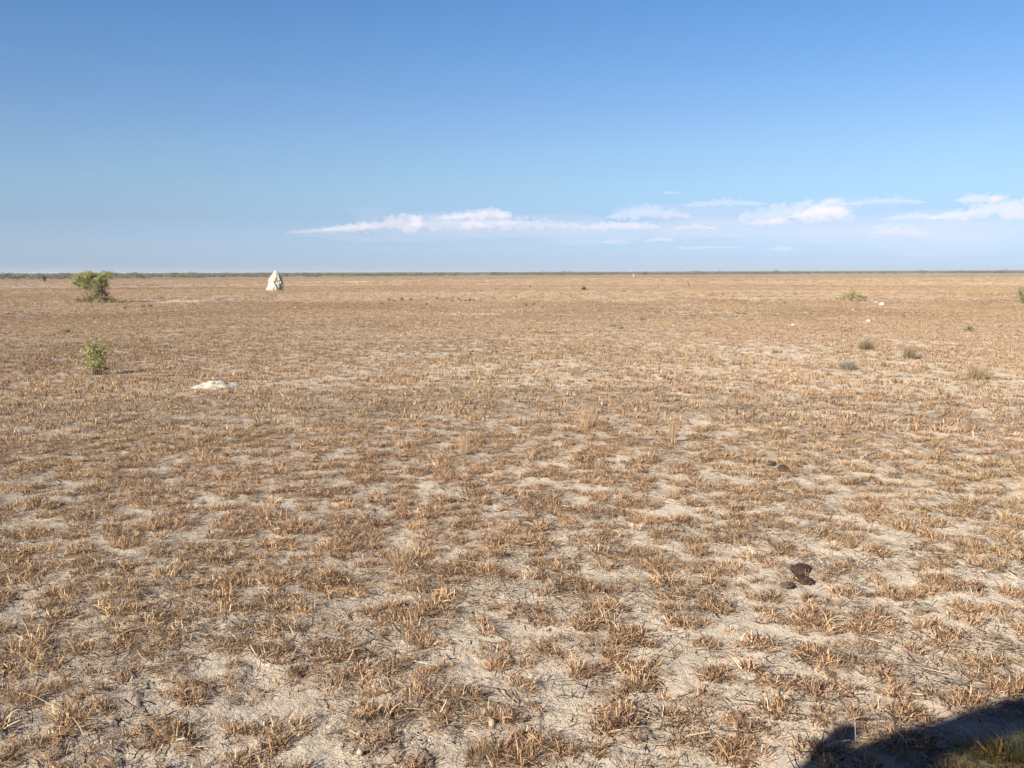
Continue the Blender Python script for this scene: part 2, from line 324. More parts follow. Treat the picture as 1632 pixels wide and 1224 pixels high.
def make_grass():
    P = []
    for i in range(10):                                  # 0-9 close stubble, grazed to a few centimetres
        P.append(tuft(int(rng.integers(48, 95)), rng.uniform(.025, .058), .012, rng.uniform(.038, .064), .0020, .0050, .85, 1.0, seg=4))
    for i in range(3):                                   # 10-12 close, longer and tangled
        P.append(join([tuft(60, .06, .02, .065, .002, .004, .9, .9), tuft(9, .07, .06, .14, .0013, .0025, 1.4, .8, flat=.6)]))
    for i in range(7):                                   # 13-19 middle distance
        P.append(tuft(26, rng.uniform(.04, .08), .02, .058, .0035, .008, .8, .4, seg=2))
    for i in range(6):                                   # 20-25 far stubble
        P.append(tuft(26, .22, .03, .095, .010, .022, .7, .3, seg=1, tip=.3))
    GOLD = [(.52, .40, .265, 4), (.43, .325, .215, 3), (.31, .225, .15, 2), (.58, .47, .33, 1.2)]
    for i in range(6):                                   # 26-31 far standing grass
        P.append(tuft(34, .40, .07, .21, .011, .026, .5, .3, GOLD, seg=1, tip=.2))
    coll = protos('tuft', P)
    X, Y, I, S = [], [], [], []
    def add(n, r0, r1, lo, hi, s0, s1, keep):
        x, y = ring(n, r0, r1); k = rng.random(n) < keep(x, y); x = x[k]; y = y[k]
        X.append(x); Y.append(y); I.append(rng.integers(lo, hi, len(x))); S.append(rng.uniform(s0, s1, len(x)))
    vk = lambda a, lo=.0: (lambda x, y: lo+(a-lo)*veg(x, y)**1.5)
    add(int(AREA(1.2, 10)*300), 1.2, 10, 0, 10, .55, 1.25, vk(1, .05))
    add(int(AREA(1.2, 10)*34), 1.2, 10, 10, 13, .7, 1.2, vk(1, .0))
    jr = lambda x, y: np.hypot(x, y)+20*fbm(x*.07, y*.07, 3, 47)+8*fbm(x*.3, y*.3, 2, 48)
    j2 = lambda x, y: np.hypot(x, y)+7*fbm(x*.15, y*.15, 3, 46)+1.5*rng.normal(size=len(x))
    add(int(AREA(10, 30)*150), 10, 30, 13, 20, .7, 1.3, lambda x, y: (.04+.96*veg(x, y)**1.5)*(1-sm(j2(x, y), 14, 27)))
    add(int(AREA(13, 72)*76), 13, 72, 13, 20, .55, 1.15, lambda x, y: (.1+.8*veg(x, y)**1.5)*sm(j2(x, y), 14, 27)*(1-sm(jr(x, y), 36, 62)))
    add(int(AREA(32, 130)*6.5), 32, 130, 20, 26, .45, 1.2, lambda x, y: .62*sm(jr(x, y), 34, 60))
    add(int(AREA(130, 420)*.5), 130, 420, 20, 26, 1.1, 2.0, lambda x, y: .7+0*x)
    add(int(AREA(34, 130)*3.6), 34, 130, 26, 32, .4, 1.1, lambda x, y: gold_f(x, y)**1.3*sm(np.hypot(x, y)+22*fbm(x*.06, y*.06, 3, 45), 38, 62))
    add(int(AREA(130, 420)*.55), 130, 420, 26, 32, .8, 1.5, lambda x, y: .15+.7*gold_f(x, y))
    x = np.concatenate(X); y = np.concatenate(Y); idx = np.concatenate(I); s = np.concatenate(S)
    k = rng.random(len(x)) > far_bare(x, y)*1.3
    for px, py, w, hh in CLEAR:
        c = G(px, py); ss = PXM(px, py); dd = (G(px, py-hh).y-G(px, py+hh).y)/2; k &= ((x-c.x)/(w*ss))**2+((y-c.y)/dd)**2 > 1
    x, y, idx, s = x[k], y[k], idx[k], s[k]; n = len(x)
    r = np.hypot(x, y); s = s*np.where(r < 14, .6+.68*clumps(x, y), 1)*np.where(r < 14, .93, 1)
    z = hgt(x, y); rot = np.stack([rng.normal(0, .12, n), rng.normal(0, .12, n), rng.random(n)*6.28], 1)
    scl = np.stack([s, s, s*rng.uniform(.8, 1.25, n)], 1)
    pink = sm(fbm(x*.18, y*.18, 2, 71), -.3, .4)[:, None]; old = (rng.random(n)[:, None])
    t = lerp(np.array([1.04, .98, .88]), np.array([1.02, .91, .84]), pink)*lerp(.66, 1.2, old)
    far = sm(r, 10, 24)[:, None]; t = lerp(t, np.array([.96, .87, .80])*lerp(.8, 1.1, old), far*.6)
    dk = (rng.random(n) < np.clip(.04+.3*fbm(x*.3, y*.3, 2, 73), .02, .2))[:, None]*sm(r, 8, 20)[:, None]; t = t*lerp(1, .5, dk)
    pl = (rng.random(n) < .05)[:, None]*sm(r, 8, 20)[:, None]; t = t*lerp(1, 1.45, pl)
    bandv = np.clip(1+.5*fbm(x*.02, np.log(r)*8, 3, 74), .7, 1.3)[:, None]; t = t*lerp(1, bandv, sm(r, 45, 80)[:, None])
    pt = (1+sm(r, 9, 22)*(.34*fbm(x*.11, y*.11, 2, 75)+.30*fbm(x*.03, y*.03, 2, 76)))[:, None]; t = t*np.clip(pt, .62, 1.12)*lerp(np.array([1, 1, 1.]), np.array([.87, .89, .91])*lerp(.9, 1, sm(x/y, -.45, .1))[:, None], sm(r, 9, 22)[:, None])  # farther tufts also tinted darker leftwards: light fall-off put into their colour
    gl = (np.maximum(gold_f(x, y), .22)*sm(r+14*fbm(x*.07, y*.07, 2, 49), 18, 60))[:, None]; t = lerp(t, np.array([1.03, .96, .86]), gl*.7)
    print('grass instances', n)
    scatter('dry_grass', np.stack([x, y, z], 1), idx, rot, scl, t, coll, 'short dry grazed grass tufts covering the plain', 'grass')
    # straws lying loose
    LP = [litter(60, .14) for _ in range(8)]
    for q in range(2): LP.append(litter(22, .3))
    lc = protos('straws', LP); x, y = ring(int(AREA(1.2, 13)*60), 1.2, 13); k = rng.random(len(x)) < .35+.6*veg(x, y)*(1-.3*sm(np.hypot(x, y), 4, 8)); x = x[k]; y = y[k]; n = len(x)
    s = rng.uniform(.8, 1.4, n); ones = np.ones((n, 3))*rng.uniform(.75, 1.15, (n, 1))
    scatter('straw_litter', np.stack([x, y, hgt(x, y)], 1), rng.integers(0, 10, n), np.stack([0*x, 0*x, rng.random(n)*6.28], 1), np.stack([s, s, s], 1), ones, lc,
            'broken dry straws lying loose on the pale clay', 'straw')
make_grass()
# ------------------------------------------------------------------ leaves, stems, shrubs
M_LEAF = leafy('shrub_leaves', .3)
M_BARK = rough_mat('grey_brown_bark', (.14, .10, .075), (.22, .17, .13), 20, .5, .01)
def leaves(centers, radii, counts, size, pal, g=rng, flat=1.0, shell=.45):
    parts = []
    for c, rd, n in zip(centers, radii, counts):
        u = g.normal(size=(n, 3)); u /= np.linalg.norm(u, axis=1)[:, None]
        rr = (shell+(1-shell)*g.random(n))**.8; rd = np.array(rd)*np.ones(3)
        p = np.array(c)+u*rr[:, None]*rd*(1+.25*g.normal(size=(n, 1)))
        d = g.normal(size=(n, 3))+u*.8; d /= np.linalg.norm(d, axis=1)[:, None]
        s = np.cross(d, g.normal(size=(n, 3))); s /= np.linalg.norm(s, axis=1)[:, None]
        L = size*g.uniform(.6, 1.4, n); parts.append(strips(p, d, 0*d, L, L*.55, s, pick(pal, n, .18, g), 1, .5))
    return join(parts)
def tube(pts, r0, r1, k=6):
    pts = [Vector(p) for p in pts]; v = []; f = []
    for i, p in enumerate(pts):
        d = (pts[min(i+1, len(pts)-1)]-pts[max(i-1, 0)]).normalized(); a = d.orthogonal().normalized(); b = d.cross(a); r = r0+(r1-r0)*i/(len(pts)-1)
        for j in range(k): v.append(p+(a*math.cos(6.2832*j/k)+b*math.sin(6.2832*j/k))*r)
    for i in range(len(pts)-1):
        for j in range(k): f.append((i*k+j, i*k+(j+1) % k, (i+1)*k+(j+1) % k, (i+1)*k+j))
    f.append(tuple(range(k))[::-1]); f.append(tuple((len(pts)-1)*k+j for j in range(k)))
    return v, f
def tubes(lst):
    V = []; Fa = []
    for pts, r0, r1 in lst:
        v, f = tube(pts, r0, r1); o = len(V); V += v; Fa += [tuple(q+o for q in t) for t in f]
    return V, Fa
def wob(a, b, n, w):
    a = Vector(a); b = Vector(b); return [a.lerp(b, i/n)+(Vector((random.gauss(0, w), random.gauss(0, w), random.gauss(0, w)))*(0 if i in (0,) else 1)) for i in range(n+1)]
YG = [(.48, .47, .19, 3), (.38, .38, .15, 3), (.54, .52, .25, 1.5), (.22, .21, .10, 1.3)]
GR = [(.36, .36, .12, 3), (.48, .46, .19, 2.6), (.20, .20, .085, 2), (.58, .55, .31, 1)]
DEAD = [(.28, .22, .16, 2), (.36, .30, .20, 1.4), (.24, .23, .12, 1.4)]
def big_shrub():
    b = G(147, 482.5); s = PXM(147, 482.5)
    t = thing('shrub', b, 'wide green bush with bare forked stems and a low leafy skirt at the far left', 'bush')
    P = lambda px, py, dy=0: (((px-147)*s), dy, (482.5-py)*s)
    br = []
    for (px, py, dy) in [(124, 452, -.1), (131, 446, .3), (139, 444, -.4), (147, 440, .1), (155, 441, .5), (163, 444, -.2), (172, 443, .1), (168, 455, -.5), (135, 455, .5), (178, 439, 0), (160, 458, .3)]:
        a = P(146+random.uniform(-3, 4), 483); e = P(px, py, dy); mid = ((a[0]+e[0])/2+random.gauss(0, .04)+(-.12 if px < 135 else 0), dy*.5, (a[2]+e[2])/2-.12)
        br.append((wob(a, mid, 3, .015)+wob(mid, e, 3, .03)[1:], .034, .008))
        for q in range(3):
            k = random.uniform(.5, .9); m = Vector(mid).lerp(Vector(e), k); br.append((wob(m, m+Vector((random.gauss(0, .2), random.gauss(0, .2), .25)), 2, .02), .012, .004))
    v, f = tubes(br); mesh('trunk', v, f, M_BARK, t)
    C = []; RD = []; CN = []
    for px, py, dy, r in [(145, 447, 0, 8), (124, 447, 0, 6), (130, 442, -.3, 7), (133, 449, .2, 7), (139, 440, .1, 7), (146, 438, -.3, 7), (142, 448, -.2, 8), (150, 446, .3, 8), (155, 440, .2, 6),
                          (160, 446, -.2, 7), (165, 441, 0, 6), (171, 439, .1, 6), (177, 438, 0, 5), (179, 442, -.1, 4), (163, 451, .1, 7), (152, 453, 0, 7), (168, 447, -.1, 5), (121, 451, 0, 4), (176, 435.5, 0, 3), (146, 435.5, 0, 4), (129, 455, .2, 5), (137, 457, -.1, 6), (146, 459, .1, 6), (156, 458, -.2, 7), (165, 457, .1, 6), (170, 452, 0, 5), (160, 464, .1, 5)]:
        C.append(P(px, py, dy)); RD.append((r*s*1.0, r*s*1.3, r*s*.85)); CN.append(int(16*r*r*1.15))
    v, f, c = leaves(C, [tuple(q*random.uniform(.95, 1.5) for q in k) for k in RD], [int(q*.62) for q in CN], .055, YG, shell=.0); mesh('crown', v, f, M_LEAF, t, cols=c)
    v, f, c = leaves([P(158, 457, 0), P(163, 463, -.1), P(155, 463, .2), P(168, 468, 0)], [(6*s, 8*s, 4*s)]*4, [260, 260, 200, 220], .07, DEAD, shell=.1); mesh('dead_foliage', v, f, M_LEAF, t, cols=c)
    C = [P(x, y, d) for x, y, d in [(141, 474, .2), (150, 471, -.1), (158, 469, .1), (126, 479, 0), (132, 477, .2), (136, 480, -.1), (155, 476, .1), (163, 475, -.2), (170, 476, 0), (177, 477, .1), (184, 480, 0), (160, 480, -.2), (172, 481, 0), (128, 481, 0), (150, 480, .2)]]
    v, f, c = leaves(C, [(7*s, 6*s, 4.6*s)]*15, [210]*15, .07, [(.42, .39, .19, 2), (.30, .29, .14, 2), (.42, .34, .22, 2)], shell=.05); mesh('low_foliage', v, f, M_LEAF, t, cols=c)
big_shrub()
def sprig_bush(px, py, w, h, label, pal, size, n, stems=14, name='bush', lobes=None, wood=.006):
    """small bush standing at a pixel's ground point; w, h in photograph pixels"""
    b = G(px, py); b.z = float(hgt(b.x, b.y)); s = PXM(px, py); W = w*s/2; H = h*s
    t = thing(name, b, label, 'bush')
    br = []; C = []; RD = []; CN = []
    for i in range(stems):
        a = random.random()*6.28; k = random.random()**.6; hh = H*random.uniform(.55, 1.0)*(1-.35*k)
        e = Vector((math.cos(a)*W*k, math.sin(a)*W*k, hh)); m = e*.5; m.z *= 1.05; m.x *= .8; m.y *= .8
        pts = wob((random.gauss(0, .02), random.gauss(0, .02), -.02), m, 3, W*.03)+wob(m, e, 3, W*.05)[1:]
        br.append((pts, wood, wood*.3))
        for p in pts[2:]:
            C.append(tuple(p)); RD.append(W*random.uniform(.16, .32)); CN.append(n//(stems*5))
    if lobes:
        for lx, lz, lr, cn in lobes: C.append((lx*W, random.uniform(-.3, .3)*W, lz*H)); RD.append(lr*W); CN.append(cn)
    v, f = tubes(br); mesh('stem', v, f, M_BARK, t)
    v, f, c = leaves(C, RD, CN, size, pal, shell=.05); v[:, 2] = np.maximum(v[:, 2], .005); mesh('foliage', v, f, M_LEAF, t, cols=c)
    return t
sprig_bush(153, 598, 64, 74, 'small fresh green bush throwing a thin shadow in front of the wide bush', GR, .022, 1300, 30,
           lobes=[(-.2, .35, .5, 300), (.25, .3, .42, 260), (.05, .55, .42, 220), (-.4, .5, .35, 130), (.35, .14, .3, 160), (.1, .75, .25, 60), (-.3, .2, .3, 120)])
YB = [(.44, .41, .17, 3), (.36, .34, .15, 2), (.48, .42, .25, 2), (.24, .22, .12, 1)]
sprig_bush(1356, 480, 26, 22, 'low yellow green bush beyond the pale rocks on the right', YB, .055, 500, 14, lobes=[(-.9, .3, .45, 120), (1.0, .28, .5, 200), (1.5, .25, .4, 160), (.1, .5, .5, 120)])
sprig_bush(1630, 484, 40, 36, 'loose green bush cut by the right edge of the view', [(.30, .32, .13, 2), (.38, .34, .2, 2), (.2, .22, .09, 1)], .06, 900, 18)
sprig_bush(1448, 566, 0.1+14, 8, 'tiny green sprout beside a tussock on the right', GR, .02, 160, 6) if 0 else None
sprig_bush(930, 463, 8, 7, 'tiny dark bush standing alone in the far straw grass', [(.13, .12, .07, 1), (.2, .17, .1, 1)], .09, 260, 8)
sprig_bush(71, 449, 6, 9, 'tiny dark sapling alone in front of the far left scrub', [(.07, .08, .04, 1), (.12, .13, .06, 1)], .16, 260, 5, lobes=[(0, .75, 1.0, 150)])
for i, (px, py, w, h) in enumerate([(1544, 528, 26, 14), (1023, 543-30, 16, 5), (977, 521, 18, 4), (991, 524, 12, 4), (1024, 511, 14, 6)]):
    lab = ['low grey green plant on the bare ground near the right edge', None, 'flat green creeping plant, larger of the two on the bare strip', 'flat green creeping plant, smaller of the two on the bare strip', 'low bright green plant at the edge of the grey strip'][i]
    if lab: sprig_bush(px, py, w, h, lab, [(.28, .29, .14, 2), (.36, .33, .2, 1.5), (.18, .19, .1, 1)], .03, 200, 8, name='low_plant')['category'] = 'plant'
# ------------------------------------------------------------------ tussocks
TUSS = [(.40, .33, .20, 3), (.31, .25, .155, 3), (.52, .41, .26, 2.4), (.17, .13, .085, 2)]
DRY = [(.62, .45, .27, 3), (.50, .35, .21, 2), (.70, .55, .36, 1)]
GREYT = [(.34, .30, .25, 2), (.22, .18, .15, 2), (.45, .40, .34, 1)]
def tussock(px, py, w, h, n, label, pal, lean=.35, group=None, name='grass_tussock', bw=1.0, cat='tussock', flat=0):
    b = G(px, py); b.z = float(hgt(b.x, b.y)); s = PXM(px, py); W = w*s/2; H = h*s
    q = max(.0018, s*.55)*bw
    v, f, c = tuft(n, W*.45, H*.35, H*1.05, q*.6, q*1.2, lean*W/H*1.3, .25, pal, 3, .2, flat=flat)
    o = mesh(name, v, f, M_LEAF, cols=c); o.location = b
    return tag(o, label, cat, group)
tussock(1380, 557, 40, 22, 620, 'dense grey green tussock with a dark shadow at its foot', TUSS)
tussock(1449, 573, 34, 26, 420, 'grey green tussock leaning right, with a paler crown', TUSS)
tussock(1351, 589, 48, 22, 560, 'wide grey brown tussock standing low in front of the others', GREYT+TUSS[:1])
tussock(1557, 606, 58, 30, 700, 'large feathery brown green tussock nearest the right edge', TUSS+DRY[:1])
tussock(1408, 584, 14, 13, 150, 'very small green tussock between the two larger ones', TUSS)
tussock(1236, 563, 20, 11, 160, 'small pale olive tussock left of the grey tussocks', TUSS+DRY)
tussock(1353, 566-4, 26, 10, 160, 'faded olive tussock just left of the dense one', TUSS+DRY)
tussock(1177, 582, 24, 15, 70, 'dead grey twiggy tuft beside a pale patch', GREYT, .5)
tussock(105, 529, 26, 12, 200, 'yellow olive tussock above the small green bush', [(.42, .33, .16, 3), (.34, .28, .14, 2)])
tussock(1072, 706, 26, 54, 170, 'tall thin straw tuft with a dark shadow right of it', DRY, .22, bw=.7)
tussock(936, 684, 42, 48, 200, 'tall loose straw tuft left of the tallest one', DRY, .3, bw=.7)
tussock(739, 726, 28, 44, 110, 'upright sparse straw tuft in the middle of the stubble', DRY, .25, bw=.7)
tussock(350, 610, 22, 28, 60, 'sparse grey stalks rising behind the chalky heap', GREYT, .3, bw=.7)
tussock(628, 703, 8, 36, 8, 'few lone pale stalks left of the middle', DRY, .2, bw=.7)
tussock(1548, 622, 18, 44, 16, 'thin tall pale stalks below the feathery tussock', DRY, .2, bw=.6)
tussock(1210, 1216, 70, 34, 200, 'olive dry tuft at the very bottom right of centre', TUSS+DRY, .6) if 0 else None
tussock(768, 1208, 105, 34, 420, 'large olive brown tussock at the bottom middle', [(.36, .27, .145, 3), (.48, .35, .20, 3), (.26, .18, .11, 2), (.11, .075, .05, 2)], .75, bw=.95)
tussock(640, 905, 60, 40, 240, 'dark shaded stubble clump curling over bare clay', STRAW, .6, bw=.9)
tussock(1552, 1208, 110, 42, 420, 'olive tussock in the shade at the bottom right corner', [(.30, .27, .15, 3), (.22, .20, .11, 3), (.38, .33, .20, 2), (.10, .085, .05, 2)], .9, bw=.9)
tussock(1460, 1226, 110, 30, 320, 'second shaded olive tussock at the bottom edge', [(.30, .27, .15, 3), (.22, .20, .11, 3), (.38, .33, .20, 2), (.10, .085, .05, 2)], .9, bw=.9)
tussock(1622, 1222, 60, 60, 220, 'grey green grass tuft in the shade at the corner edge', [(.30, .30, .2, 3), (.34, .32, .22, 2), (.16, .16, .11, 2)], .5, bw=.9)
for (px, py, w) in [(620, 479, 8), (628, 480, 5), (641, 479, 9), (655, 479, 8), (697, 476, 6), (720, 481, 7), (731, 478, 7), (742, 480, 6), (749, 480, 9), (755, 479, 5), (838, 488, 8), (850, 486, 6), (609, 485, 6), (680, 486, 6),
                    (823, 474, 5), (845, 458, 6), (790, 462, 5), (199, 492, 9), (228, 490, 9), (240, 489, 8), (1440, 506, 10), (1152, 470, 5)]:
    tussock(px, py, w, w*.7, 70, 'small dark brown tussock far out in the straw grass', [(.25, .18, .11, 3), (.17, .12, .08, 2), (.36, .27, .17, 1)], .4, 'small dark tussocks far out in the straw grass')
# ------------------------------------------------------------------ stones, lumps, mounds
def blob(px, py, w, h, d=None, amp=.25, fr=2.2, sub=4, seed=0, m=None, name='stone', sink=.25, flat=0, rz=None):
    import bmesh
    b = G(px, py); b.z = float(hgt(b.x, b.y)); s = PXM(px, py); bm = bmesh.new(); bmesh.ops.create_icosphere(bm, subdivisions=sub, radius=1)
    from mathutils import noise as mn
    for v in bm.verts:
        p = v.co.copy(); k = 1+amp*mn.fractal(p*fr+Vector((seed*3.1, seed, 0)), 1, 2, 4)+amp*.5*mn.noise(p*.9+Vector((0, seed*7, 0)))
        v.co = p*k
        if flat and v.co.z > flat: v.co.z = flat+(v.co.z-flat)*.25
        v.co.x *= w*s/2; v.co.y *= (d or w)*s/2; v.co.z *= h*s/2
    me = bpy.data.meshes.new(name); bm.to_mesh(me); bm.free(); me.shade_smooth()
    if m: me.materials.append(m)
    o = bpy.data.objects.new(name, me); scene.collection.objects.link(o); o.location = b+Vector((0, 0, h*s*(.5-sink)))
    o.rotation_euler.z = random.random()*6 if rz is None else rz
    return o
M_STONE = rough_mat('pale_stone', (.68, .62, .52), (.50, .44, .36), 14, .5, .01)
M_WHITE = rough_mat('bone_white_stone', (.70, .66, .58), (.50, .45, .38), 9, .5, .02)
M_DUNG = rough_mat('dry_dung', (.065, .036, .026), (.10, .062, .043), 18, .9, .006)
M_DUNGG = rough_mat('weathered_dung', (.15, .11, .075), (.10, .07, .048), 22, .9, .006)
M_BALL = rough_mat('buff_ball', (.50, .39, .27), (.42, .32, .21), 30, .3, .003)
M_DEADW = rough_mat('dark_dead_wood', (.09, .06, .045), (.17, .12, .09), 20, .7, .01)
M_PALEW = rough_mat('bleached_wood', (.60, .50, .37), (.38, .29, .2), 20, .6, .01)
tag(blob(1405, 486.5, 7.5, 5.5, seed=1, m=M_WHITE, amp=.5), 'white rough stone right of the yellow green bush', 'stone')
tag(blob(1396, 482.5, 6, 2.5, seed=2, m=M_WHITE), 'small flat white stone just left of the rough one', 'stone')
tag(blob(1384.5, 513, 8.5, 5.5, seed=3, m=M_STONE), 'rounded cream stone in front of the rough white stone', 'stone')
tag(blob(1265, 518, 7, 4, seed=4, m=M_STONE), 'small cream stone left of the rounded one', 'stone')
tag(blob(373.5, 598, 6, 4, seed=5, m=M_WHITE), 'small white stone above the chalky heap', 'stone')
for i, (px, py) in enumerate([(1195, 509), (1205, 508), (1073, 520), (1099, 487), (978, 481), (1166, 469), (1155, 473), (1140, 465), (1217, 465), (647, 497), (706, 499), (732, 499), (663, 519), (258, 508), (470, 491), (1290, 478),
                              (1120, 472), (1500, 478), (1588, 468), (1552, 489), (1571, 465), (1483, 502), (1335, 474), (1440, 481), (575, 540), (640, 535), (1346, 520), (700, 520), (1030, 497), (1360, 494), (1560, 450), (1575, 442)]):
    w = random.uniform(2.0, 4.0)
    tag(blob(px, py, w, w*.6, seed=i+9, m=M_STONE, sub=2), 'tiny white stone scattered on the open plain', 'stone', 'tiny white stones scattered on the plain')
dg = 'dry dung lumps on the stubble'
tag(blob(1229.5, 742, 13, 9, seed=31, m=M_DUNG, amp=.4), 'dark dung lump, upper left of the far pair', 'dung', dg)
tag(blob(1246.5, 752, 16, 12, seed=32, m=M_DUNG, amp=.4), 'dark dung lump, lower right of the far pair', 'dung', dg)
tag(blob(1277, 911, 30, 15, 44, seed=33, m=M_DUNG, amp=.34, fr=3.4, flat=.55, rz=-.5, sub=5), 'brown dung pat cracked on top, behind the rounder pat', 'dung', dg)
tag(blob(1280, 925, 26, 13, 38, seed=34, m=M_DUNG, amp=.24, fr=3, flat=.55, rz=.2, sub=5), 'round brown dung pat in front of the cracked one', 'dung', dg)
tag(blob(1254, 935, 22, 11, 22, seed=35, m=M_DUNGG, amp=.26, fr=3, rz=0, sub=5), 'greyish weathered dung pat lying apart at lower left', 'dung', dg)
for i, (px, py, w, lab) in enumerate([(573, 1180, 11, 'buff round ball above another, left of the bottom middle'), (574, 1209, 11, 'buff round ball, lowest of three near the bottom edge'), (784, 1158, 12, 'round buff ball alone above the large olive tussock'), (421, 1156, 9, 'smaller buff ball off to the left in the straw')]):
    tag(blob(px, py, w, w*1.05, seed=50+i, m=M_BALL, amp=.06, sink=.1), lab, 'ball', 'round buff balls on the ground')
def stick(pxs, r, label, m, name='stick', z=.01, cat='stick'):
    pts = []
    for px, py, dz in pxs:
        p = G(px, py); p.z = float(hgt(p.x, p.y))+z+dz; pts.append(p)
    c = pts[0].copy(); c.z = float(hgt(c.x, c.y))
    v, f = tube([p-c for p in pts], r, r*.6); o = mesh(name, v, f, m); o.location = c
    return tag(o, label, cat)
stick([(1173, 500, 0), (1178, 501, .03), (1184, 501, .04), (1189, 500.5, 0)], .03, 'dark dead branch lying right of the middle distance', M_DEADW, 'dead_branch', cat='branch')
stick([(8, 501.5, 0), (15, 501, .03), (23, 501.5, .03), (28, 502, 0)], .045, 'dark dead log at the far left edge', M_DEADW, 'dead_branch', cat='branch')
stick([(954, 494.5, 0), (958, 494, .02), (963, 494.5, 0)], .025, 'short dark dead stick beside the grey bare strip', M_DEADW, 'dead_branch', cat='branch')
stick([(193, 483, 0), (198, 482.3, .02), (203, 483, 0)], .03, 'short dark stick right of the wide bush', M_DEADW, 'dead_branch', cat='branch')
stick([(1372, 736, 0), (1380, 735, .02), (1390, 731, .03), (1397, 727, .02)], .012, 'bleached curl of wood right of the dung lumps', M_PALEW, 'bleached_wood', cat='wood')
stick([(1365, 1193, -.02), (1363, 1180, .05), (1361, 1164, .10), (1361, 1153, .13)], .0016, 'thin pale stalk standing at the edge of the shadow', M_PALEW, 'stalk', 0, 'stalk') if 0 else None
b = G(1364, 1194); b.z = float(hgt(b.x, b.y)); v, f = tube([(0, 0, -.01), (-.004, 0, .04), (-.006, .002, .075), (-.012, .002, .105)], .0018, .0011)
o = mesh('stalk', v, f, M_PALEW); o.location = b; tag(o, 'thin pale stalk standing in the vehicle shadow', 'stalk')
stick([(610, 1090, 0), (660, 1070, .02), (700, 1075, .01)], .003, 'pale broken stem left of the bottom middle', M_PALEW, 'straw_stem', cat='stem')
stick([(765, 1095, .0), (790, 1110, .02), (812, 1128, .01)], .003, 'thin dark stem right of the bottom middle', M_DEADW, 'straw_stem', cat='stem')
# standing twig stump and post
b = G(1098, 457); v, f = tubes([([(0, 0, 0), (.02, 0, .2), (-.05, 0, .45)], .05, .04), ([(-.03, 0, .3), (-.2, 0, .55), (-.24, 0, .72)], .035, .02), ([(0, 0, .2), (.1, 0, .36)], .03, .02)])
o = mesh('dead_stump', v, f, M_DEADW); o.location = b; tag(o, 'forked dark dead stump standing in the far grass', 'stump')
b = G(1009.5, 441.5); M_POST = rough_mat('white_post', (.8, .8, .76), (.7, .7, .66), 5, .2, .01)
v, f = tubes([([(0, 0, 0), (0, 0, 1.0)], .13, .13), ([(0, 0, 1.0), (0, 0, 1.08)], .15, .05)])
o = mesh('marker_post', v, f, M_POST); o.location = b; tag(o, 'short white marker post in front of the far scrub', 'post')
# chalky heap
def heap():
    b = G(343, 617); s = PXM(343, 617); b.z = float(hgt(b.x, b.y))
    t = thing('dirt_heap', b, 'low chalky heap of crumbled pale earth', 'heap')
    n = 90; u = np.linspace(-1, 1, n); X, Y = np.meshgrid(u, u, indexing='ij'); rr = np.sqrt(X**2+Y**2)
    W = 40*s; D = .34; e = 1-sm(rr+.22*pn(X*2.4, Y*2.4, 86), .1, 1.0)
    prof = e*(.066+.016*pn(X*3, Y*3, 81)+.010*pn(X*8, Y*8, 82)+.018*np.abs(pn(X*19, Y*19, 83)))
    Z = prof-.012*sm(rr, .85, 1.0)
    v = np.stack([X*W*(1+.1*pn(Y*2, X, 84)), Y*D, Z], -1).reshape(-1, 3); i = np.arange(n-1)[:, None]*n+np.arange(n-1)[None, :]
    keep = (rr[:-1, :-1] < .98+.1*pn(X*4, Y*4, 85)[:-1, :-1]).ravel()
    f = np.stack([i, i+n, i+n+1, i+1], -1).reshape(-1, 4)[keep]
    mesh('earth', v, f, M_CHALK, t, smooth=True)
M_CHALK = rough_mat('chalky_earth', (.76, .70, .58), (.46, .38, .28), 11, .8, .02)
heap()
